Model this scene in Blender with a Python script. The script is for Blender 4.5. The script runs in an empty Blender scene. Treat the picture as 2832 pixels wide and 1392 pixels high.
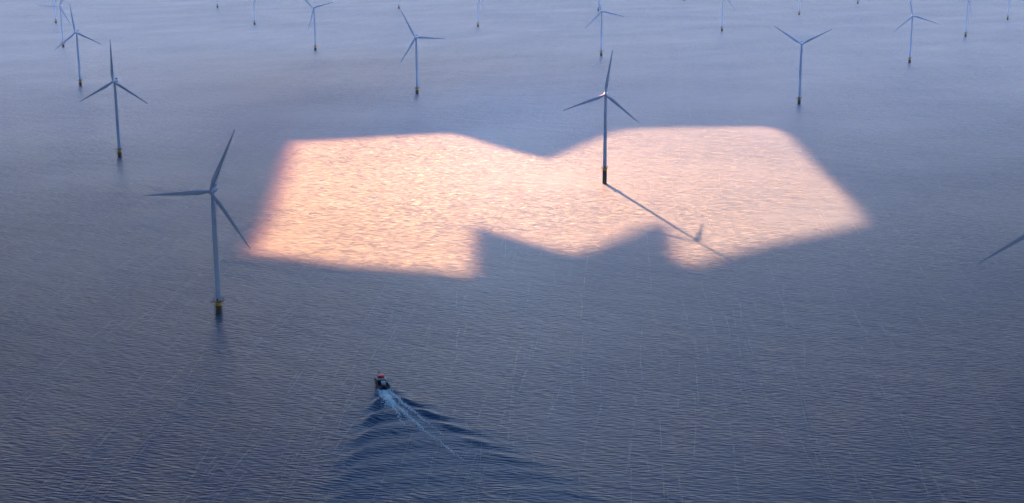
import bpy, bmesh, math, random
import numpy as np
from mathutils import Vector, Matrix
from mathutils.geometry import delaunay_2d_cdt

random.seed(7)
R = math.radians
scene = bpy.context.scene
COL = scene.collection

# ------------------------------------------------------------------ helpers
def link(o, parent=None):
    COL.objects.link(o)
    if parent:
        o.parent = parent
    return o

def obj(name, bm, mat, parent=None, smooth=False):
    me = bpy.data.meshes.new(name)
    bm.normal_update()
    bm.to_mesh(me)
    bm.free()
    mats = mat if isinstance(mat, (list, tuple)) else [mat]
    for m in mats:
        me.materials.append(m)
    if smooth:
        for p in me.polygons:
            p.use_smooth = True
        me.set_sharp_from_angle(angle=R(40))
    return link(bpy.data.objects.new(name, me), parent)

def tag(o, label=None, cat=None, group=None, kind=None):
    if label: o['label'] = label
    if cat: o['category'] = cat
    if group: o['group'] = group
    if kind: o['kind'] = kind
    return o

def empty(name, loc, rz=0.0):
    o = bpy.data.objects.new(name, None)
    o.empty_display_size = 2
    o.location = loc
    o.rotation_euler = (0, 0, rz)
    return link(o)

def copy_tree(o, parent=None):
    c = o.copy()
    link(c, parent)
    for ch in list(o.children):
        copy_tree(ch, c)
    return c

def box(bm, cx, cy, cz, sx, sy, sz, bev=0.0, mi=0):
    r = bmesh.ops.create_cube(bm, size=1.0)
    vs = r['verts']
    for v in vs:
        v.co = Vector((cx + v.co.x * sx, cy + v.co.y * sy, cz + v.co.z * sz))
    fs = set(f for v in vs for f in v.link_faces)
    for f in fs: f.material_index = mi
    if bev > 0:
        es = list(set(e for v in vs for e in v.link_edges))
        rr = bmesh.ops.bevel(bm, geom=es, offset=bev, segments=2, affect='EDGES', profile=0.5)
        for f in rr['faces']: f.material_index = mi

def lathe(bm, prof, n=28, axis='Z', origin=(0, 0, 0), mi=0):
    """profile [(radius, height), ...] turned round an axis; closed at both ends"""
    ox, oy, oz = origin
    rings = []
    for r, h in prof:
        ring = []
        for i in range(n):
            a = 2 * math.pi * i / n
            c, s = r * math.cos(a), r * math.sin(a)
            p = (ox + c, oy + s, oz + h) if axis == 'Z' else (ox + c, oy - h, oz + s)
            ring.append(bm.verts.new(p))
        rings.append(ring)
    for k in range(len(rings) - 1):
        for i in range(n):
            j = (i + 1) % n
            f = bm.faces.new((rings[k][i], rings[k][j], rings[k + 1][j], rings[k + 1][i]))
            f.material_index = mi
    bm.faces.new(list(reversed(rings[0]))).material_index = mi
    bm.faces.new(rings[-1]).material_index = mi

def tube(bm, pts, r, n=8, closed=False, mi=0):
    pts = [Vector(p) for p in pts]
    rings = []
    m = len(pts)
    for k, p in enumerate(pts):
        if closed:
            d = pts[(k + 1) % m] - pts[k - 1]
        else:
            d = pts[min(k + 1, m - 1)] - pts[max(k - 1, 0)]
        d.normalize()
        up = Vector((0, 0, 1)) if abs(d.z) < 0.9 else Vector((1, 0, 0))
        a = d.cross(up).normalized()
        b = d.cross(a).normalized()
        rings.append([bm.verts.new(p + a * r * math.cos(2 * math.pi * i / n) + b * r * math.sin(2 * math.pi * i / n)) for i in range(n)])
    for k in range(m if closed else m - 1):
        A, B = rings[k], rings[(k + 1) % m]
        for i in range(n):
            j = (i + 1) % n
            bm.faces.new((A[i], A[j], B[j], B[i])).material_index = mi
    if not closed:
        bm.faces.new(list(reversed(rings[0]))).material_index = mi
        bm.faces.new(rings[-1]).material_index = mi

# ------------------------------------------------------------------ materials
def mat(name):
    m = bpy.data.materials.new(name)
    m.use_nodes = True
    nt = m.node_tree
    return m, nt, nt.nodes['Principled BSDF'], nt.nodes['Material Output']

def N(nt, t, **kw):
    n = nt.nodes.new(t)
    for k, v in kw.items():
        setattr(n, k, v)
    return n

def math_node(nt, op, a, b=None, c=None):
    n = nt.nodes.new('ShaderNodeMath')
    n.operation = op
    for i, v in enumerate((a, b, c)):
        if v is None: continue
        if isinstance(v, (int, float)): n.inputs[i].default_value = v
        else: nt.links.new(v, n.inputs[i])
    return n.outputs[0]

def paint(name, col, rough=0.45, var=0.12, scale=0.6, metallic=0.0):
    """painted or bare surface with slight weathering"""
    m, nt, p, out = mat(name)
    tc = N(nt, 'ShaderNodeTexCoord')
    no = N(nt, 'ShaderNodeTexNoise')
    no.inputs['Scale'].default_value = scale
    no.inputs['Detail'].default_value = 6
    nt.links.new(tc.outputs['Object'], no.inputs['Vector'])
    cr = N(nt, 'ShaderNodeValToRGB')
    cr.color_ramp.elements[0].position = 0.3
    cr.color_ramp.elements[1].position = 0.7
    cr.color_ramp.elements[0].color = (*[c * (1 - var) for c in col], 1)
    cr.color_ramp.elements[1].color = (*[min(1, c * (1 + var)) for c in col], 1)
    nt.links.new(no.outputs['Fac'], cr.inputs['Fac'])
    nt.links.new(cr.outputs['Color'], p.inputs['Base Color'])
    p.inputs['Roughness'].default_value = rough
    p.inputs['Metallic'].default_value = metallic
    return m

M_TOWER = paint('tower_paint', (0.20, 0.285, 0.47), 0.45, 0.06, 0.15)
M_BLADE = paint('blade_paint', (0.195, 0.28, 0.47), 0.4, 0.06, 0.15)
M_YELLOW = paint('yellow_coating', (0.33, 0.21, 0.012), 0.5, 0.2, 0.8)
M_PILE = paint('wet_pile', (0.018, 0.022, 0.032), 0.4, 0.4, 0.8)
M_STEEL = paint('dark_steel', (0.03, 0.035, 0.06), 0.5, 0.2, 1.5)
M_NAVY = paint('navy_hull', (0.012, 0.024, 0.085), 0.35, 0.2, 0.6)
M_DECK = paint('dark_deck', (0.012, 0.02, 0.06), 0.7, 0.3, 1.0)
M_RED = paint('red_paint', (0.42, 0.02, 0.07), 0.45, 0.15, 0.8)
M_WHITE = paint('grey_paint', (0.30, 0.34, 0.40), 0.5, 0.1, 0.8)
M_BLUEBOX = paint('pale_blue_box', (0.28, 0.42, 0.58), 0.5, 0.12, 0.8)
M_TEAL = paint('teal_side', (0.015, 0.06, 0.075), 0.4, 0.2, 0.6)
M_RUBBER = paint('black_rubber', (0.012, 0.012, 0.014), 0.8, 0.2, 2)
M_FOAM2 = paint('thin_foam', (0.34, 0.37, 0.41), 0.9, 0.15, 0.5)
M_FOAM = paint('foam', (0.90, 0.90, 0.90), 0.9, 0.15, 0.5)

def glass_mat():
    m, nt, p, out = mat('dark_glass')
    p.inputs['Base Color'].default_value = (0.01, 0.012, 0.018, 1)
    p.inputs['Roughness'].default_value = 0.08
    return m
M_GLASS = glass_mat()

# ------------------------------------------------------------------ sun, sky, camera
SUN_EL, SUN_AZ = 19.0, -13.2           # degrees; azimuth clockwise from +Y
sd = Vector((math.sin(R(SUN_AZ)) * math.cos(R(SUN_EL)), math.cos(R(SUN_AZ)) * math.cos(R(SUN_EL)), math.sin(R(SUN_EL))))

w = bpy.data.worlds.new('World')
scene.world = w
w.use_nodes = True
nt = w.node_tree
bg = nt.nodes['Background']
sky = nt.nodes.new('ShaderNodeTexSky')
sky.sky_type = 'NISHITA'
sky.sun_disc = False
sky.sun_elevation = R(SUN_EL)
sky.sun_rotation = R(SUN_AZ)
sky.altitude = 300
sky.air_density = 1.0
sky.dust_density = 0.1
sky.ozone_density = 2.5
nt.links.new(sky.outputs[0], bg.inputs['Color'])
bg.inputs['Strength'].default_value = 0.15

sl = bpy.data.lights.new('sun', 'SUN')
sl.energy = 5.0
sl.angle = R(0.9)
sl.color = (1.0, 0.50, 0.225)
so = bpy.data.objects.new('sun', sl)
so.rotation_euler = (-sd).to_track_quat('-Z', 'Y').to_euler()
so.location = sd * 3000
link(so)

cam = bpy.data.cameras.new('camera')
cam.sensor_width = 36.0
cam.lens = 3843.0 / 2832.0 * 36.0
cam.clip_start = 1.0
cam.clip_end = 60000.0
co = bpy.data.objects.new('camera', cam)
CAM_H = 306.87
co.location = (0, 0, CAM_H)
# pitch 13.574 deg below the horizon, roll -0.238 deg
pitch, roll = 0.236907, -0.0041598
view = Matrix.Rotation(math.pi / 2 - pitch, 4, 'X') @ Matrix.Rotation(roll, 4, 'Z')
co.matrix_world = Matrix.Translation(co.location) @ view
link(co)
scene.camera = co

scene.view_settings.view_transform = 'Standard'
scene.view_settings.look = 'None'
scene.view_settings.gamma = 1.0
scene.view_settings.use_curve_mapping = False
EXPOSURE = 3.35
scene.view_settings.exposure = EXPOSURE
scene.cycles.max_bounces = 8
scene.cycles.diffuse_bounces = 4
scene.cycles.glossy_bounces = 3
scene.cycles.sample_clamp_indirect = 8.0
scene.cycles.use_denoising = True

# ------------------------------------------------------------------ unseen cloud sheet added to shape the sunlight, with a gap
GOBO_H, GOBO_T = 400.0, 30.0
PATCH = [(-317.9, 1941.4), (-275.8, 1953.4), (-220.8, 1965.8), (-159.7, 1982.3), (-92.0, 2003.0), (-62.1, 1970.1), (-15.8, 1879.8), (26.7, 1806.4), (47.1, 1785.4), (63.2, 1804.2), (93.0, 1882.6), (131.1, 1967.9), (154.6, 2017.4), (182.8, 2041.5), (242.7, 2051.1), (313.9, 2053.1), (376.3, 2054.8), (392.3, 2035.6), (397.9, 1967.8), (390.5, 1847.3), (382.8, 1734.4), (377.2, 1577.2), (372.9, 1482.5), (364.0, 1413.4), (355.6, 1384.6), (318.2, 1352.9), (258.3, 1308.5), (205.1, 1262.1), (161.5, 1216.0), (150.0, 1216.0), (150.5, 1240.0), (154.8, 1286.8), (157.0, 1337.5), (157.1, 1382.7), (152.7, 1395.8), (133.5, 1373.0), (106.0, 1327.8), (80.2, 1287.1), (56.4, 1261.1), (34.8, 1286.3), (12.3, 1315.8), (-11.1, 1346.7), (-33.2, 1379.0), (-38.0, 1375.2), (-37.0, 1325.2), (-36.3, 1259.4), (-35.0, 1192.0), (-44.0, 1185.0), (-66.5, 1199.1), (-102.8, 1210.0), (-139.9, 1222.6), (-177.7, 1235.4), (-217.0, 1253.1), (-247.5, 1262.0), (-257.0, 1275.0), (-256.5, 1310.9), (-261.2, 1374.7), (-267.7, 1452.8), (-279.4, 1563.0), (-295.2, 1704.2), (-310.8, 1839.3)]

def gobo_mat():
    m, nt, p, out = mat('gobo_base')
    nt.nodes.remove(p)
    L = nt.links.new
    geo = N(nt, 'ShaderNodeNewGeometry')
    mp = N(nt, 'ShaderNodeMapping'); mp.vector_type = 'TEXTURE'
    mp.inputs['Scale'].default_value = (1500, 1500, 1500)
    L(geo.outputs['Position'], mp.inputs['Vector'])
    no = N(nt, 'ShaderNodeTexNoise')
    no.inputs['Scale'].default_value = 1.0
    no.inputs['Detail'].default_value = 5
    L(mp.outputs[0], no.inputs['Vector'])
    # shade put into the sheet's tint: dark overhead, bright towards the far side
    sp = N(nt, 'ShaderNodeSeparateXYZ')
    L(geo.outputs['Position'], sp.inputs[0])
    t = math_node(nt, 'MULTIPLY_ADD', sp.outputs[1], 1 / (TINT_Y[1] - TINT_Y[0]), -TINT_Y[0] / (TINT_Y[1] - TINT_Y[0]))
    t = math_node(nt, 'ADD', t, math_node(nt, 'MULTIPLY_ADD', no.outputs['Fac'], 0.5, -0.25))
    # tint also darkened off to both sides, dimming the sea's reflections there
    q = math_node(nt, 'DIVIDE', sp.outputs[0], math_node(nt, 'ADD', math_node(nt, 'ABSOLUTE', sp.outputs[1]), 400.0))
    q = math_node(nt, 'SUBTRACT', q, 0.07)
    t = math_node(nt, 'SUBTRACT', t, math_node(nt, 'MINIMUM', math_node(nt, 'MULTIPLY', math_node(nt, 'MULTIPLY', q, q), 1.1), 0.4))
    # corner falloff put into the tint: extra dark close by on either hand
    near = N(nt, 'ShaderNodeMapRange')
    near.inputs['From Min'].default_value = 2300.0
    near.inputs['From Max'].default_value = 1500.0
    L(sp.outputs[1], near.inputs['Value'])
    corner_shade = math_node(nt, 'MULTIPLY', math_node(nt, 'MULTIPLY', q, q), 10.0)
    t = math_node(nt, 'SUBTRACT', t, math_node(nt, 'MULTIPLY', math_node(nt, 'MINIMUM', corner_shade, 0.6), near.outputs[0]))
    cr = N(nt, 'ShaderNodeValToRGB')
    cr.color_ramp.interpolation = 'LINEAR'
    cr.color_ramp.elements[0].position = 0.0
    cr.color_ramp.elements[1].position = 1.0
    cr.color_ramp.elements[0].color = (*SHADE_TINT, 1)
    cr.color_ramp.elements[1].color = (*GLOW_TINT, 1)
    e = cr.color_ramp.elements.new(0.5); e.color = (*MID_TINT, 1)
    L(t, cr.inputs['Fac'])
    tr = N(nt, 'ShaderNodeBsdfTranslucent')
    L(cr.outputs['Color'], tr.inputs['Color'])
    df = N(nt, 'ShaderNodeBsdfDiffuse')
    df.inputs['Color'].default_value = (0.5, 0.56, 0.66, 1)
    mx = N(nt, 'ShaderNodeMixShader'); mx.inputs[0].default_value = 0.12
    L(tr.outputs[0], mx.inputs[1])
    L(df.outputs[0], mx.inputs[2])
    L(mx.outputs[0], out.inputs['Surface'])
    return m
TINT_Y = (650.0, 2900.0)  # tint ramp of the sheet, standing in for darker and brighter sky
SHADE_TINT = (0.010, 0.033, 0.066)
MID_TINT = (0.074, 0.196, 0.318)
GLOW_TINT = (0.285, 0.395, 0.435)

def gobo_top_mat():
    """clear upper side of the added sheet, passing most light to its tinted base"""
    m, nt, p, out = mat('gobo_top')
    nt.nodes.remove(p)
    tr = N(nt, 'ShaderNodeBsdfTransparent')
    tr.inputs['Color'].default_value = (0.92, 0.94, 0.97, 1)
    nt.links.new(tr.outputs[0], out.inputs['Surface'])
    return m

def sun_filter_mat():
    """filter added across the gap: dims the sun where glitter is strong, reddens the rim"""
    m, nt, p, out = mat('sun_filter')
    nt.nodes.remove(p)
    at = N(nt, 'ShaderNodeAttribute'); at.attribute_name = 'sun_pass'
    tr = N(nt, 'ShaderNodeBsdfTransparent')
    nt.links.new(at.outputs['Color'], tr.inputs['Color'])
    nt.links.new(tr.outputs[0], out.inputs['Surface'])
    return m

def poly_dist(x, y, poly):
    best = 1e18
    for (x0, y0), (x1, y1) in zip(poly, poly[1:] + poly[:1]):
        dx, dy = x1 - x0, y1 - y0
        t = max(0, min(1, ((x - x0) * dx + (y - y0) * dy) / (dx * dx + dy * dy)))
        best = min(best, (x - x0 - t * dx) ** 2 + (y - y0 - t * dy) ** 2)
    return math.sqrt(best)

def glint(x, y, al):
    """how strongly the rough sea under the gap glints (GGX), to set how far the added filter dims the sun"""
    v = Vector((-x, -y, CAM_H)).normalized()
    h = (v + sd).normalized()
    c2 = h.z ** 2
    D = al * al / (math.pi * (c2 * (al * al - 1) + 1) ** 2)
    F = 0.02 + 0.98 * (1 - h.dot(v)) ** 5
    def G1(c): return 2 / (1 + math.sqrt(1 + al * al * (1 / (c * c) - 1)))
    return D * F * G1(v.z) * G1(sd.z) / (4 * v.z)

def in_poly(x, y, poly):
    c = False
    j = len(poly) - 1
    for i in range(len(poly)):
        xi, yi = poly[i]; xj, yj = poly[j]
        if (yi > y) != (yj > y) and x < (xj - xi) * (y - yi) / (yj - yi) + xi:
            c = not c
        j = i
    return c

def offset_poly(poly, d):
    out = []
    n = len(poly)
    ar = sum(poly[i][0] * poly[(i + 1) % n][1] - poly[(i + 1) % n][0] * poly[i][1] for i in range(n))
    sg = 1 if ar > 0 else -1
    for i in range(n):
        a, c = Vector(poly[i - 1]), Vector(poly[(i + 1) % n])
        t = (c - a).normalized()
        out.append((poly[i][0] + sg * t.y * d, poly[i][1] - sg * t.x * d))
    return out

def light_gobo():  # added out of view to block the sun outside the patch
    bm = bmesh.new()
    layer = bm.loops.layers.float_color.new('sun_pass')
    outer = [(-22000, -16000), (22000, -16000), (22000, 28000), (-22000, 28000)]
    rings = {}
    wide = offset_poly(PATCH, 10.0)
    for key, h in (('lo', GOBO_H), ('hi', GOBO_H + GOBO_T)):
        off = sd * (h / sd.z)
        hole = [(x + off.x, y + off.y) for x, y in wide]
        pts = outer + hole
        edges = [(i, (i + 1) % 4) for i in range(4)] + [(4 + i, 4 + (i + 1) % len(hole)) for i in range(len(hole))]
        vs, es, fs, *_ = delaunay_2d_cdt([Vector(p) for p in pts], edges, [], 1, 1e-4)
        bv = [bm.verts.new((v.x, v.y, h)) for v in vs]
        for f in fs:
            cx = sum(vs[i].x for i in f) / len(f); cy = sum(vs[i].y for i in f) / len(f)
            if in_poly(cx, cy, hole): continue
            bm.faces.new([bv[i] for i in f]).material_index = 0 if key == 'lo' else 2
        def near(p):
            return min(range(len(vs)), key=lambda i: (vs[i].x - p[0]) ** 2 + (vs[i].y - p[1]) ** 2)
        rings[key] = ([bv[near(p)] for p in outer], [bv[near(p)] for p in hole])
    for k in (0, 1):
        a, b = rings['lo'][k], rings['hi'][k]
        for i in range(len(a)):
            j = (i + 1) % len(a)
            bm.faces.new((a[i], a[j], b[j], b[i])).material_index = 2
    bmesh.ops.recalc_face_normals(bm, faces=bm.faces)
    # sun filter added across the gap, half way up the sheet, to even out glitter
    h = GOBO_H + GOBO_T * 0.5
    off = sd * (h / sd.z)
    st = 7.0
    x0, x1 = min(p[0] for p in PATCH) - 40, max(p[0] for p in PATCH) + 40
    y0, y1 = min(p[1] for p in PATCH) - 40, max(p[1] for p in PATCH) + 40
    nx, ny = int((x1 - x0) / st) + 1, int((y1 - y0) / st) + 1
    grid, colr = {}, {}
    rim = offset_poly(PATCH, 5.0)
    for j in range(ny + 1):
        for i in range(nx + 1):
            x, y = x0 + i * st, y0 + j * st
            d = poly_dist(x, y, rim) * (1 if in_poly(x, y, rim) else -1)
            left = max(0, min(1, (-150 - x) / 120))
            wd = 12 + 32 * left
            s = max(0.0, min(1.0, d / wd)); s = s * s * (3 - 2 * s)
            g = GLINT_FILTER[0] * glint(x, y, GLINT_FILTER[1]) + GLINT_FILTER[2]
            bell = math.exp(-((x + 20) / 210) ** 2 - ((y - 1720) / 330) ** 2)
            T = min(1.0, GLINT_FILTER[3] * (0.85 + 0.34 * bell) / g)
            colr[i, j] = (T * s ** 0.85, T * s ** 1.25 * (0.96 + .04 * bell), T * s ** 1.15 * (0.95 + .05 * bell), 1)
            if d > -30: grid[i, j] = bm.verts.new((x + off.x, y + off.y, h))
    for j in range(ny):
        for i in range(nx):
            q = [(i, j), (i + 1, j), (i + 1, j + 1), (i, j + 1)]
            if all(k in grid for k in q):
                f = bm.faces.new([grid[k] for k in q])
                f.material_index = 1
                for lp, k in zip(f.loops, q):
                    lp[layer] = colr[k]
    o = obj('light_gobo', bm, (gobo_mat(), sun_filter_mat(), gobo_top_mat()))
    tag(o, kind='structure')
    return o
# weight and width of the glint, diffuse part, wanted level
GLINT_FILTER = (4.5, 0.30, 0.020, 0.098)
light_gobo()

# ------------------------------------------------------------------ the sea
BOAT = Vector((-88.3, 889.8, 0))
BOAT_RZ = R(15.5)                       # bow turned to the left of +Y
HEAD = np.array([-math.sin(BOAT_RZ), math.cos(BOAT_RZ)])
SIDE = np.array([math.cos(BOAT_RZ), math.sin(BOAT_RZ)])

def wake_height(X, Y):
    """Kelvin ship-wave pattern behind the boat"""
    dx, dy = X - BOAT.x, Y - BOAT.y
    along = -(dx * HEAD[0] + dy * HEAD[1])      # distance behind the boat's middle
    across = dx * SIDE[0] + dy * SIDE[1]
    k0 = 2 * math.pi / 27.0
    h = np.zeros_like(X)
    n = 181
    th = np.linspace(-1.25, 1.25, n)
    dth = th[1] - th[0]
    for t in th:
        c = math.cos(t)
        k = k0 / (c * c)
        damp = math.exp(-(k * 2.1) ** 2 / 2) * (0.2 + 1.5 * abs(math.sin(t)))
        h += damp * np.sin(k * (along * c + across * math.sin(t)) + 0.4) * dth
    r = np.sqrt(along ** 2 + across ** 2)
    ang = np.abs(np.arctan2(across, np.maximum(along, 0.1)))
    env = 1 / (1 + np.exp((np.degrees(ang) - 18.5) / 1.5))
    env *= 1 / (1 + np.exp(-(along - 8) / 4))
    env *= np.exp(-np.maximum(r - 60, 0) / 105)
    # turbulent band right behind the boat is flattened
    env *= 1 - 0.75 * np.exp(-((across - 0.13 * along) / (5 + 0.04 * np.abs(along))) ** 2)
    return WAKE_AMP * h * env
WAKE_AMP = 2.9

def grow(a, b, step0, ratio):
    out = []; s = step0; x = a
    sgn = 1 if b > a else -1
    while (b - x) * sgn > s:
        s *= ratio
        x += sgn * s
        out.append(x)
    out[-1] = b
    return out

def sea_lines(lo, hi, step, far_lo, far_hi):
    core = list(np.arange(lo, hi + 1e-6, step))
    return np.array(list(reversed(grow(core[0], far_lo, step, 1.18))) + core + grow(core[-1], far_hi, step, 1.18))

def sea_mat():
    m, nt, p, out = mat('sea_water')
    L = nt.links.new
    geo = N(nt, 'ShaderNodeNewGeometry')
    def noise(scale, rot=0.0, detail=2.0, rough=0.5, shift=0.0, extra=(0, 0)):
        mp = N(nt, 'ShaderNodeMapping'); mp.vector_type = 'TEXTURE'
        mp.inputs['Scale'].default_value = (scale[0], scale[1], 1000.0)
        mp.inputs['Rotation'].default_value = (0, 0, rot)
        mp.inputs['Location'].default_value = (shift + extra[0], shift * 0.7 + extra[1], 0)
        L(geo.outputs['Position'], mp.inputs['Vector'])
        no = N(nt, 'ShaderNodeTexNoise')
        no.inputs['Scale'].default_value = 1.0
        no.inputs['Detail'].default_value = detail
        no.inputs['Roughness'].default_value = rough
        L(mp.outputs[0], no.inputs['Vector'])
        sp = N(nt, 'ShaderNodeSeparateColor')
        L(no.outputs['Color'], sp.inputs[0])
        return [math_node(nt, 'SUBTRACT', sp.outputs[i], 0.5) for i in range(3)]
    def waves(scale, rot, detail, rough, shift):
        """slope of a train of waves: difference of a height field across the crests"""
        q = 0.22 * scale[1]
        A = noise(scale, rot, detail, rough, shift)
        B = noise(scale, rot, detail, rough, shift, (math.sin(rot) * q, -math.cos(rot) * q))
        return math_node(nt, 'SUBTRACT', B[0], A[0]), A[1]
    W1 = waves((6.5, 1.75), R(-9), 0.6, 0.5, 0.0)        # wind waves, crests across the view
    W2 = waves((10.0, 3.8), R(-22), 1.0, 0.5, 431.0)     # a second, longer train
    W3 = waves((1.8, 0.7), R(-6), 1.0, 0.6, 77.0)        # short ripples
    W4 = waves((60, 24), R(-28), 3.0, 0.65, 1777.0)      # low swell, seen far out
    BIG = noise((330, 230), R(35), 4.0, 0.6, 900.0)     # gusts
    STK = noise((26, 420), R(-4), 3.0, 0.6, 333.0)       # wind rows along the view
    def mul(a, b): return math_node(nt, 'MULTIPLY', a, b)
    def add(a, b): return math_node(nt, 'ADD', a, b)
    gust = math_node(nt, 'MULTIPLY_ADD', BIG[0], 3.2, 1.0)
    gust = add(gust, mul(STK[0], 0.9))
    gust = math_node(nt, 'MAXIMUM', gust, 0.25)
    sv = add(add(mul(W1[0], SLOPE[0]), mul(W2[0], SLOPE[1])), mul(W3[0], SLOPE[2]))
    su = add(add(mul(W1[1], SLOPE[0] * 0.18), mul(W2[1], SLOPE[1] * 0.15)), mul(W3[1], SLOPE[2] * 0.3))
    sv = add(sv, mul(W4[0], SLOPE[3]))
    sv = mul(sv, gust); su = mul(su, gust)
    cv = N(nt, 'ShaderNodeCombineXYZ')
    L(su, cv.inputs[0]); L(sv, cv.inputs[1])
    va = N(nt, 'ShaderNodeVectorMath'); va.operation = 'ADD'
    L(geo.outputs['Normal'], va.inputs[0]); L(cv.outputs[0], va.inputs[1])
    vn = N(nt, 'ShaderNodeVectorMath'); vn.operation = 'NORMALIZE'
    L(va.outputs[0], vn.inputs[0])
    L(vn.outputs[0], p.inputs['Normal'])
    p.inputs['Base Color'].default_value = (0.026, 0.058, 0.13, 1)
    p.inputs['IOR'].default_value = 1.333
    ro = math_node(nt, 'MULTIPLY_ADD', BIG[1], 0.10, ROUGH)
    L(ro, p.inputs['Roughness'])
    return m
SLOPE = (3.4, 0.8, 1.6, 0.35)
ROUGH = 0.485

def sea():
    xs = sea_lines(-230, 140, 1.0, -22000, 22000)
    ys = sea_lines(630, 900, 1.0, -16000, 28000)
    X, Y = np.meshgrid(xs, ys)
    Z = wake_height(X, Y)
    nx, ny = len(xs), len(ys)
    me = bpy.data.meshes.new('sea')
    co_ = np.stack([X, Y, Z], -1).reshape(-1, 3)
    idx = np.arange(nx * ny).reshape(ny, nx)
    q = np.stack([idx[:-1, :-1], idx[:-1, 1:], idx[1:, 1:], idx[1:, :-1]], -1).reshape(-1, 4)
    me.vertices.add(len(co_)); me.vertices.foreach_set('co', co_.ravel())
    me.loops.add(q.size); me.loops.foreach_set('vertex_index', q.ravel().astype(np.int32))
    me.polygons.add(len(q))
    me.polygons.foreach_set('loop_start', np.arange(0, q.size, 4, dtype=np.int32))
    me.polygons.foreach_set('use_smooth', np.ones(len(q), bool))
    me.update(calc_edges=True)
    me.validate()
    me.materials.append(sea_mat())
    o = link(bpy.data.objects.new('sea', me))
    tag(o, kind='structure')
sea()

# ------------------------------------------------------------------ foam
def foam_object(name, flakes, mt):
    """flakes: (x, y, half length, half width, angle) little ragged rafts lying on the water"""
    n = len(flakes)
    F = np.array(flakes)
    K = 6
    rng = np.random.default_rng(3)
    a = np.linspace(0, 2 * np.pi, K, endpoint=False)[None, :] + rng.uniform(-.3, .3, (n, K))
    rr = rng.uniform(.6, 1.15, (n, K))
    lx, ly = np.cos(a) * rr * F[:, 2:3], np.sin(a) * rr * F[:, 3:4]
    ca, sa = np.cos(F[:, 4:5]), np.sin(F[:, 4:5])
    X = F[:, 0:1] + lx * ca - ly * sa
    Y = F[:, 1:2] + lx * sa + ly * ca
    Z = wake_height(X.ravel(), Y.ravel()).reshape(X.shape) + 0.06
    C = np.stack([F[:, 0], F[:, 1], wake_height(F[:, 0], F[:, 1]) + 0.12], -1)
    V = np.concatenate([np.stack([X, Y, Z], -1).reshape(-1, 3), C])
    faces = []
    for i in range(n):
        for k in range(K):
            faces.append((i * K + k, i * K + (k + 1) % K, n * K + i))
    me = bpy.data.meshes.new(name)
    me.from_pydata(V.tolist(), [], faces)
    me.materials.append(mt)
    o = link(bpy.data.objects.new(name, me))
    return tag(o, kind='stuff')

def along(pl, step):
    out = []
    for (x0, y0), (x1, y1) in zip(pl[:-1], pl[1:]):
        L_ = math.hypot(x1 - x0, y1 - y0)
        m = max(1, int(L_ / step))
        for i in range(m):
            t = i / m
            out.append((x0 + (x1 - x0) * t, y0 + (y1 - y0) * t, math.atan2(y1 - y0, x1 - x0)))
    return out

fl = []
TRAILS = [
    # polyline in metres, start width, end width, start density, end density
    ([(-83.2, 881.5), (-77.7, 867.5), (-72.1, 856.1), (-58.8, 828.9), (-46.3, 804.2), (-37.5, 785.6)], 0.8, 0.55, 7, 1.6),
    ([(-85.0, 877.0), (-80.3, 861.7), (-70.8, 839.5), (-61.9, 820.4), (-53.4, 802.1), (-47.0, 791.3), (-40.7, 778.8), (-33.8, 764.9), (-27.2, 754.1)], 1.0, 0.5, 9, 2.0),
    ([(-85.2, 876.0), (-80.0, 858.3), (-75.7, 843.8), (-72.4, 831.9), (-69.3, 820.3), (-67.3, 812.1)], 1.1, 0.5, 11, 2.0),
    ([(-89.3, 881.0), (-87.1, 870.8), (-85.5, 860.5), (-84.6, 854.8)], 0.9, 0.4, 8, 1.0),
]
for pl, w0, w1, d0, d1 in TRAILS:
    pts = along(pl, 0.5)
    for i, (x, y, a) in enumerate(pts):
        t = i / len(pts)
        wd = w0 + (w1 - w0) * t
        den = (d0 + (d1 - d0) * t ** 0.6) * 1.3 * (1 - t) ** 0.7
        for _ in range(int(den) + (random.random() < den % 1)):
            o_ = random.gauss(0, wd)
            fl.append((x - math.sin(a) * o_, y + math.cos(a) * o_, random.uniform(.3, .9), random.uniform(.1, .28), a + random.gauss(0, .3)))
# churned water between the hulls' jets
for _ in range(1100):
    t = random.random() ** 1.5
    s = 1 + t * 34
    ang = BOAT_RZ + R(random.uniform(-4, 12))
    bx, by = -86.0, 880.0
    fl.append((bx + math.sin(ang) * s * 0.55 + random.gauss(0, 1.6), by - math.cos(ang) * s + random.gauss(0, .5), random.uniform(.2, .7), random.uniform(.08, .25), random.uniform(0, 3)))
wf = foam_object('wake_foam', fl, M_FOAM)
tag(wf, 'white foam trails spreading on the water behind the boat', 'foam')

fl = []
rs = random.Random(21)
for _ in range(520):
    y0 = 560 + 1700 * rs.random() ** 1.4
    x0 = rs.uniform(-.46, .46) * y0
    Ls = rs.uniform(50, 240)
    ph = rs.uniform(0, 6.28); bend = rs.uniform(-4, 4)
    dx = math.tan(R(rs.gauss(4.5, 1.5)))
    a = math.pi / 2 - math.atan(dx)
    d = 0
    strength = rs.uniform(.35, 1)
    spread = rs.uniform(.15, .5)
    while d < Ls:
        fade = min(1, d / 15, (Ls - d) / 15)
        gate = .55 + .35 * math.sin(d * .07 + ph) + .3 * math.sin(d * .19 + 2 * ph)
        if rs.random() < strength * fade * gate:
            x = x0 + dx * d + bend * math.sin(d / Ls * 3.1 + ph) + rs.gauss(0, spread)
            fl.append((x, y0 + d, rs.uniform(.25, .7), rs.uniform(.04, .085), a + rs.gauss(0, .12)))
        d += 0.33
fs = foam_object('foam_streaks', fl, M_FOAM2)
tag(fs, 'thin pale wind streaks of foam running over the open water', 'foam')

# ------------------------------------------------------------------ wind turbines
YAW = -0.1583
HUB_H, DH, BLADE_R = 100.0, 5.2, 53.2
PLAT = 10.2

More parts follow.
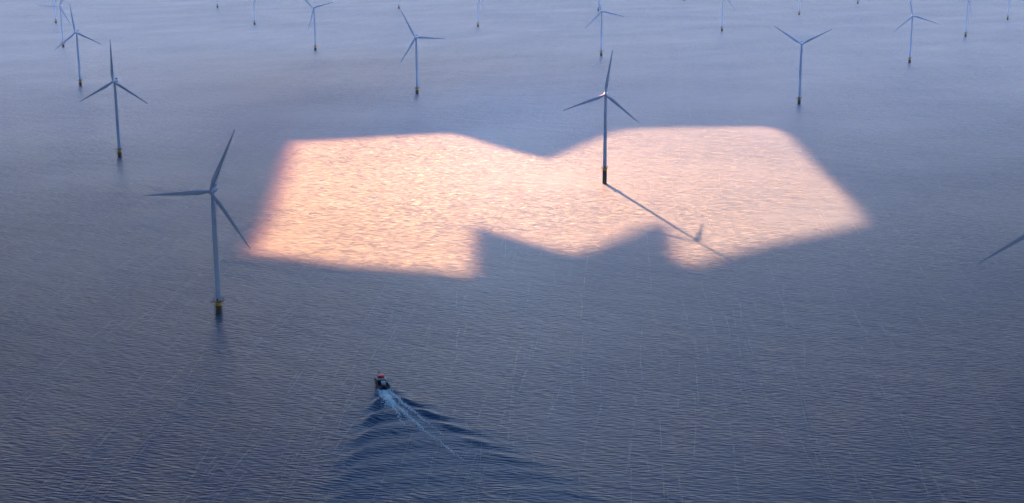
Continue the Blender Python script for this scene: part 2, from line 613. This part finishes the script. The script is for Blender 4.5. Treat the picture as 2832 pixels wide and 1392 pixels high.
def tower_bm():
    bm = bmesh.new()
    prof = [(2.30, PLAT + 0.35), (2.28, 30), (2.27, 30.02), (2.1, 55), (1.85, 78), (1.62, HUB_H - 2.0)]
    lathe(bm, prof, 32)
    for z, r in ((PLAT + 0.9, 2.42), (42, 2.24), (72, 1.97)):      # flange rings
        lathe(bm, [(r - .2, z - .12), (r, z - .12), (r, z + .12), (r - .2, z + .12)], 32)
    return bm

def nacelle_bm():
    bm = bmesh.new()
    secs = [(3.6, 1.35, 1.35), (3.0, 1.75, 1.75), (0.5, 2.0, 2.0), (-4.5, 2.0, 2.05), (-7.6, 1.8, 1.8), (-8.4, 1.3, 1.3)]
    rings = []
    for y, hw, hh in secs:
        ring = []
        for i in range(20):
            a = 2 * math.pi * i / 20
            c, s = math.cos(a), math.sin(a)
            f = (abs(c) ** 4 + abs(s) ** 4) ** -0.25
            ring.append(bm.verts.new((hw * c * f, -y, HUB_H + 0.1 + hh * s * f)))
        rings.append(ring)
    for A, B in zip(rings[:-1], rings[1:]):
        for i in range(20):
            j = (i + 1) % 20
            bm.faces.new((A[i], A[j], B[j], B[i]))
    bm.faces.new(rings[0]); bm.faces.new(list(reversed(rings[-1])))
    bmesh.ops.recalc_face_normals(bm, faces=bm.faces)
    # cooler frame on the roof
    box(bm, 0, 6.2, HUB_H + 3.1, 3.4, .5, 1.7, .08)
    box(bm, 0, 3.2, HUB_H + 2.35, 1.6, 2.4, .5, .1)
    return bm

def hub_bm():
    bm = bmesh.new()                       # local: axis along -Y, origin at the hub centre
    lathe(bm, [(1.45, -1.7), (1.75, -1.0), (1.8, 0.3), (1.55, 1.2), (1.05, 1.9), (0.35, 2.3)], 28, axis='Y')
    bmesh.ops.recalc_face_normals(bm, faces=bm.faces)
    return bm

def blade_bm():
    bm = bmesh.new()                       # along +Z from the hub centre
    st = [(1.0, 2.2, 1.0, 0, 0), (3.2, 2.3, .95, 8, 0), (6.5, 3.2, .52, 15, .1), (10.5, 3.9, .32, 13, .2), (16, 3.45, .25, 9, .15),
          (24, 2.75, .21, 5, 0), (33, 2.1, .19, 2.5, -.3), (42, 1.5, .17, 1, -.8), (49, 1.0, .16, 0, -1.4), (52.2, .62, .16, 0, -1.8), (BLADE_R, .2, .2, 0, -2.0)]
    rings = []
    for z, ch, tk, tw, pre in st:
        ring = []
        for i in range(16):
            a = 2 * math.pi * i / 16
            x = .5 * ch * math.cos(a)
            # airfoil-like: blunt leading edge, thin trailing edge
            sh = (1 - .55 * max(0, -math.cos(a)) ** 1.0 * (1 - tk)) if tk < .9 else 1
            y = .5 * ch * tk * math.sin(a) * sh
            x -= ch * (.0 if tk > .9 else .12)
            c, s = math.cos(R(tw)), math.sin(R(tw))
            ring.append(bm.verts.new((x * c - y * s, x * s + y * c + pre * .6, z)))
        rings.append(ring)
    for A, B in zip(rings[:-1], rings[1:]):
        for i in range(16):
            j = (i + 1) % 16
            bm.faces.new((A[i], A[j], B[j], B[i]))
    bm.faces.new(list(reversed(rings[0]))); bm.faces.new(rings[-1])
    return bm

def make_turbine():
    root = empty('wind_turbine', (0, 0, 0), YAW)
    bm = bmesh.new()
    lathe(bm, [(2.75, -26), (2.75, 6.7), (2.6, 6.9)], 32)
    obj('monopile', bm, M_PILE, root, True)
    bm = bmesh.new()
    lathe(bm, [(2.62, 6.9), (2.85, 6.95), (2.85, 9.3), (2.6, PLAT - .25)], 32)
    tp = obj('transition_piece', bm, M_YELLOW, root, True)
    bm = bmesh.new()                       # boat landing: two fender tubes and a ladder
    for sx in (-.9, .9):
        tube(bm, [(sx - 1.2, -2.4, 8.6), (sx - 1.2, -3.5, 8.2), (sx - 1.2, -3.5, -2)], .22, 8)
    for k in range(12):
        tube(bm, [(-1.5, -3.35, .3 + k * .65), (-.9, -3.35, .3 + k * .65)], .06, 6)
    obj('boat_landing', bm, M_STEEL, tp, True)
    bm = bmesh.new()
    lathe(bm, [(2.3, PLAT - .25), (4.6, PLAT), (4.6, PLAT + .3), (2.3, PLAT + .3)], 32)
    box(bm, -3.9, -2.6, PLAT + .16, 3.2, 2.6, .28, .04)     # lay-down area
    pf = obj('platform', bm, M_STEEL, root, True)
    bm = bmesh.new()
    for h in (.75, 1.35):
        tube(bm, [(4.5 * math.cos(2 * math.pi * i / 24), 4.5 * math.sin(2 * math.pi * i / 24), PLAT + .3 + h) for i in range(24)], .07, 6, closed=True)
    for i in range(16):
        a = 2 * math.pi * i / 16
        tube(bm, [(4.5 * math.cos(a), 4.5 * math.sin(a), PLAT + .3), (4.5 * math.cos(a), 4.5 * math.sin(a), PLAT + 1.65)], .07, 6)
    tube(bm, [(3.2, -2.6, PLAT + .3), (3.2, -2.6, PLAT + 3.2), (4.6, -3.6, PLAT + 3.9)], .14, 6)   # davit crane
    obj('railing', bm, M_STEEL, pf)
    tw = obj('tower', tower_bm(), M_TOWER, root, True)
    bm = bmesh.new()
    box(bm, 0, -2.3, PLAT + 1.75, 1.0, .18, 2.2, .05)
    obj('door', bm, M_STEEL, tw)
    obj('nacelle', nacelle_bm(), M_TOWER, root, True)
    hb = obj('rotor_hub', hub_bm(), M_BLADE, root, True)
    hb.location = (0, -DH, HUB_H)
    bl = obj('blade', blade_bm(), M_BLADE, hb, True)
    for k in (1, 2):
        c = bl.copy(); link(c, hb)
        c.rotation_euler = (0, 2 * math.pi / 3 * k, 0)
    return root

TURBINES = [
    # x, y, rotor angle (degrees, clockwise from up as seen from the camera), label
    (-233.5, 1064.7, 25.4, 'nearest wind turbine, left of the sunlit patch, with a clearly visible yellow base band'),
    (109.5, 1612.0, 8.9, 'wind turbine whose dark base stands inside the sunlit patch and casts a long shadow'),
    (-516.0, 1809.3, 0.9, 'wind turbine with one blade straight up, next farther behind the nearest turbine on the left'),
    (479.2, 2308.0, -57.4, 'wind turbine beyond the right end of the sunlit patch, two blades raised in a Y'),
    (-167.4, 2467.8, -27.6, 'wind turbine behind the left half of the sunlit patch, one blade pointing level right'),
    (-808.5, 2609.5, -7.0, 'left wind turbine whose lower left blade crosses the base of a farther turbine'),
    (845.8, 2961.1, -12.0, 'right wind turbine with all three blades almost in frame, upright blade cut by top edge'),
    (202.6, 3142.2, -16.5, 'wind turbine directly behind the one in the sunlit patch, faint tower close behind its top'),
    (-461.7, 3299.6, 75.0, 'wind turbine between the left corner group and the level-bladed one, hub just below top edge'),
    (-1092.1, 3413.1, 30.0, 'wind turbine in the top left corner, level blade and hub at the top edge'),
    (1168.4, 3601.8, 48.0, 'wind turbine near the top right corner, hub at the top edge, one blade hanging down'),
    (573.4, 3813.6, 21.7, 'cut-off wind turbine tower right of the top centre, one blade slanting down right'),
    (-94.1, 4001.5, 40.0, 'cut-off wind turbine tower near the top centre with a blade tip hanging beside it'),
    (1480.0, 4187.0, 62.0, 'cut-off wind turbine tower farthest right, standing close to the right edge of the picture'),
    (-751.4, 4116.8, 55.0, 'bare cut-off tower at the top edge, left of the turbine with hub below edge'),
    (-1363.6, 4210.6, 72.0, 'faint thin tower in the top left corner, leftmost and farthest of its cluster'),
    (908.4, 4432.6, 80.0, 'wind turbine tower cut by the top edge, standing above the Y-bladed turbine'),
    (289.1, 4656.2, 66.0, 'faint distant tower seen just behind the upright blade of a nearer turbine'),
    (-383.4, 4817.6, 58.0, 'short tower stub at the top edge, above the turbine with a level right blade'),
    (-1024.7, 4919.6, 84.0, 'tiny tower stub at the top edge, left of centre, with open water all round it'),
    (1226.6, 4981.6, 64.0, 'short tower stub at the top edge, left of the right turbine with upright blade'),
    (639.5, 5204.0, 76.0, 'smallest tower foot at the top edge, left of the tower with a slanting blade'),
    (372.0, 944.0, 235.0, 'wind turbine beyond the right edge of the picture, only one dark blade reaching in'),
]
proto = make_turbine()
for i, (x, y, a, lab) in enumerate(TURBINES):
    t = proto if i == 0 else copy_tree(proto)
    t.location = (x, y, 0)
    if i == 1:                              # stands on a taller foundation
        t.location.z = 8.5
        t.scale = (.967, .967, .967)
    tag(t, lab, 'wind turbine', 'offshore wind turbines standing in rows')
    for ch in t.children:
        if ch.name.startswith('rotor_hub'):
            ch.rotation_euler = (0, R(a), 0)
            if i == 0: ch.scale = (1.03, 1.03, 1.03)

# ------------------------------------------------------------------ the boat
def hull_bm(x, half, bow_y, stern_y, z_top):
    """one slender hull of the catamaran, local +Y forwards"""
    bm = bmesh.new()
    secs = []
    n = 14
    for i in range(n + 1):
        t = i / n
        y = stern_y + (bow_y - stern_y) * t
        wv = half * (1 if t < .55 else max(.04, 1 - ((t - .55) / .45) ** 1.8))
        sheer = z_top + .9 * max(0, t - .45) ** 1.5
        secs.append((y, wv, sheer, -0.9 + .5 * max(0, t - .7) * 2))
    rings = []
    for y, wv, zt, zb in secs:
        prof = [(-wv, zt), (-wv * .98, .9), (-wv * .8, 0), (-wv * .3, zb), (wv * .3, zb), (wv * .8, 0), (wv * .98, .9), (wv, zt)]
        rings.append([bm.verts.new((x + px, y, pz)) for px, pz in prof])
    for A, B in zip(rings[:-1], rings[1:]):
        for i in range(8):
            j = (i + 1) % 8
            bm.faces.new((A[i], A[j], B[j], B[i]))
    bm.faces.new(rings[0]); bm.faces.new(list(reversed(rings[-1])))
    bmesh.ops.recalc_face_normals(bm, faces=bm.faces)
    return bm

def make_boat():
    b = empty('crew_boat', BOAT, BOAT_RZ)
    for sx in (-2.55, 2.55):
        h = obj('hull', hull_bm(sx, 1.2, 10.5, -10, 2.0), M_NAVY, b, True)
        bm = bmesh.new()
        tube(bm, [(sx + (1.32 if sx > 0 else -1.32), -9.6, 1.75), (sx + (1.32 if sx > 0 else -1.32), 1.5, 1.75)], .2, 8)
        obj('fender', bm, M_RUBBER, h)
    bm = bmesh.new()
    box(bm, 0, -.6, 1.75, 7.2, 18.6, .5, .08)
    dk = obj('deck', bm, M_DECK, b)
    bm = bmesh.new()
    for sx in (-3.55, 3.55):
        box(bm, sx, -6, 2.5, .12, 7.6, 1.0, .03)
    for sx in (-2.3, 2.3):
        box(bm, sx, -9.8, 2.4, 2.4, .12, .8, .03)
    obj('bulwark', bm, M_NAVY, dk)
    bm = bmesh.new()
    box(bm, -3.2, 2.6, 2.9, .5, 8.0, 1.8, .1)
    obj('side_panel', bm, M_TEAL, b)
    bm = bmesh.new()                        # main cabin
    box(bm, 0, 2.2, 3.1, 5.9, 7.6, 2.2, .15)
    cb = obj('cabin', bm, M_DECK, b)
    bm = bmesh.new()
    box(bm, 0, 2.0, 4.27, 6.3, 8.2, .16, .04)
    obj('cabin_roof', bm, M_WHITE, cb)
    bm = bmesh.new()
    for sx in (-2.99, 2.99):
        for k in range(4):
            box(bm, sx, -.2 + 1.6 * k, 3.4, .08, 1.2, .8, .02)
    obj('window', bm, M_GLASS, cb)
    bm = bmesh.new()                        # wheelhouse, set forward on the cabin roof
    vs = []
    for (zz, hx, y0, y1) in ((4.36, 2.3, .2, 5.6), (6.1, 2.0, .5, 5.0)):
        vs.append([bm.verts.new(c) for c in ((-hx, y0, zz), (hx, y0, zz), (hx, y1, zz), (-hx, y1, zz))])
    for i in range(4):
        j = (i + 1) % 4
        bm.faces.new((vs[0][i], vs[0][j], vs[1][j], vs[1][i]))
    bm.faces.new(vs[1]); bm.faces.new(list(reversed(vs[0])))
    wh = obj('wheelhouse', bm, M_RED, b)
    bm = bmesh.new()
    box(bm, 0, 2.75, 6.2, 4.5, 5.0, .2, .06)
    obj('wheelhouse_roof', bm, M_RED, wh)
    bm = bmesh.new()
    box(bm, 0, .32, 5.35, 2.9, .08, .7, .02)
    for sx in (-2.17, 2.17):
        box(bm, sx, 2.7, 5.4, .1, 3.6, .7, .02)
    obj('wheelhouse_window', bm, M_GLASS, wh)
    bm = bmesh.new()
    tube(bm, [(-1.0, 3.8, 6.3), (-1.0, 3.8, 9.2)], .12, 8)
    tube(bm, [(-1.9, 3.8, 8.1), (-.1, 3.8, 8.1)], .08, 6)
    box(bm, -1.0, 3.6, 7.3, 1.5, .25, .25, .05)
    obj('mast', bm, M_STEEL, b)
    bm = bmesh.new()
    for sx in (-1, 1):
        pts = [(sx * 3.5, 5.8, 3.2), (sx * 3.3, 8.2, 3.4), (sx * 2.6, 10.2, 3.6)]
        tube(bm, pts, .06, 6)
        for p in pts:
            tube(bm, [(p[0], p[1], 2.1), p], .05, 6)
    obj('bow_rail', bm, M_STEEL, b)
    bm = bmesh.new()
    box(bm, 0, 7.6, 2.15, 5.2, 3.6, .25, .06)
    obj('foredeck', bm, M_DECK, b)
    bm = bmesh.new()
    tube(bm, [(3.3, -5.2, 2.3), (3.4, -5.3, 3.6), (6.0, -5.0, 3.3)], .16, 8)
    obj('crane_arm', bm, M_STEEL, b)
    bm = bmesh.new()
    for sx in (-1.6, 1.6):
        box(bm, sx, -10.5, .7, .7, 1.0, .6, .1)
    obj('water_jet', bm, M_STEEL, b)
    tag(b, 'small dark crew boat with a red wheelhouse heading away, trailing a foaming wake', 'boat')
    # a crate stands on the after deck: a thing of its own
    bm = bmesh.new()
    box(bm, 0, 0, 1.0, 2.8, 3.4, 2.0, .08)
    for k in range(7):
        box(bm, -1.2 + .4 * k, -1.72, 1.0, .12, .1, 1.7, .02)
    mw = Matrix.Translation(BOAT) @ Matrix.Rotation(BOAT_RZ, 4, 'Z')
    c = obj('deck_container', bm, M_BLUEBOX)
    c.matrix_world = mw @ Matrix.Translation((.4, -5.0, 2.01))
    tag(c, 'pale blue container standing on the dark after deck of the boat', 'container')
make_boat()
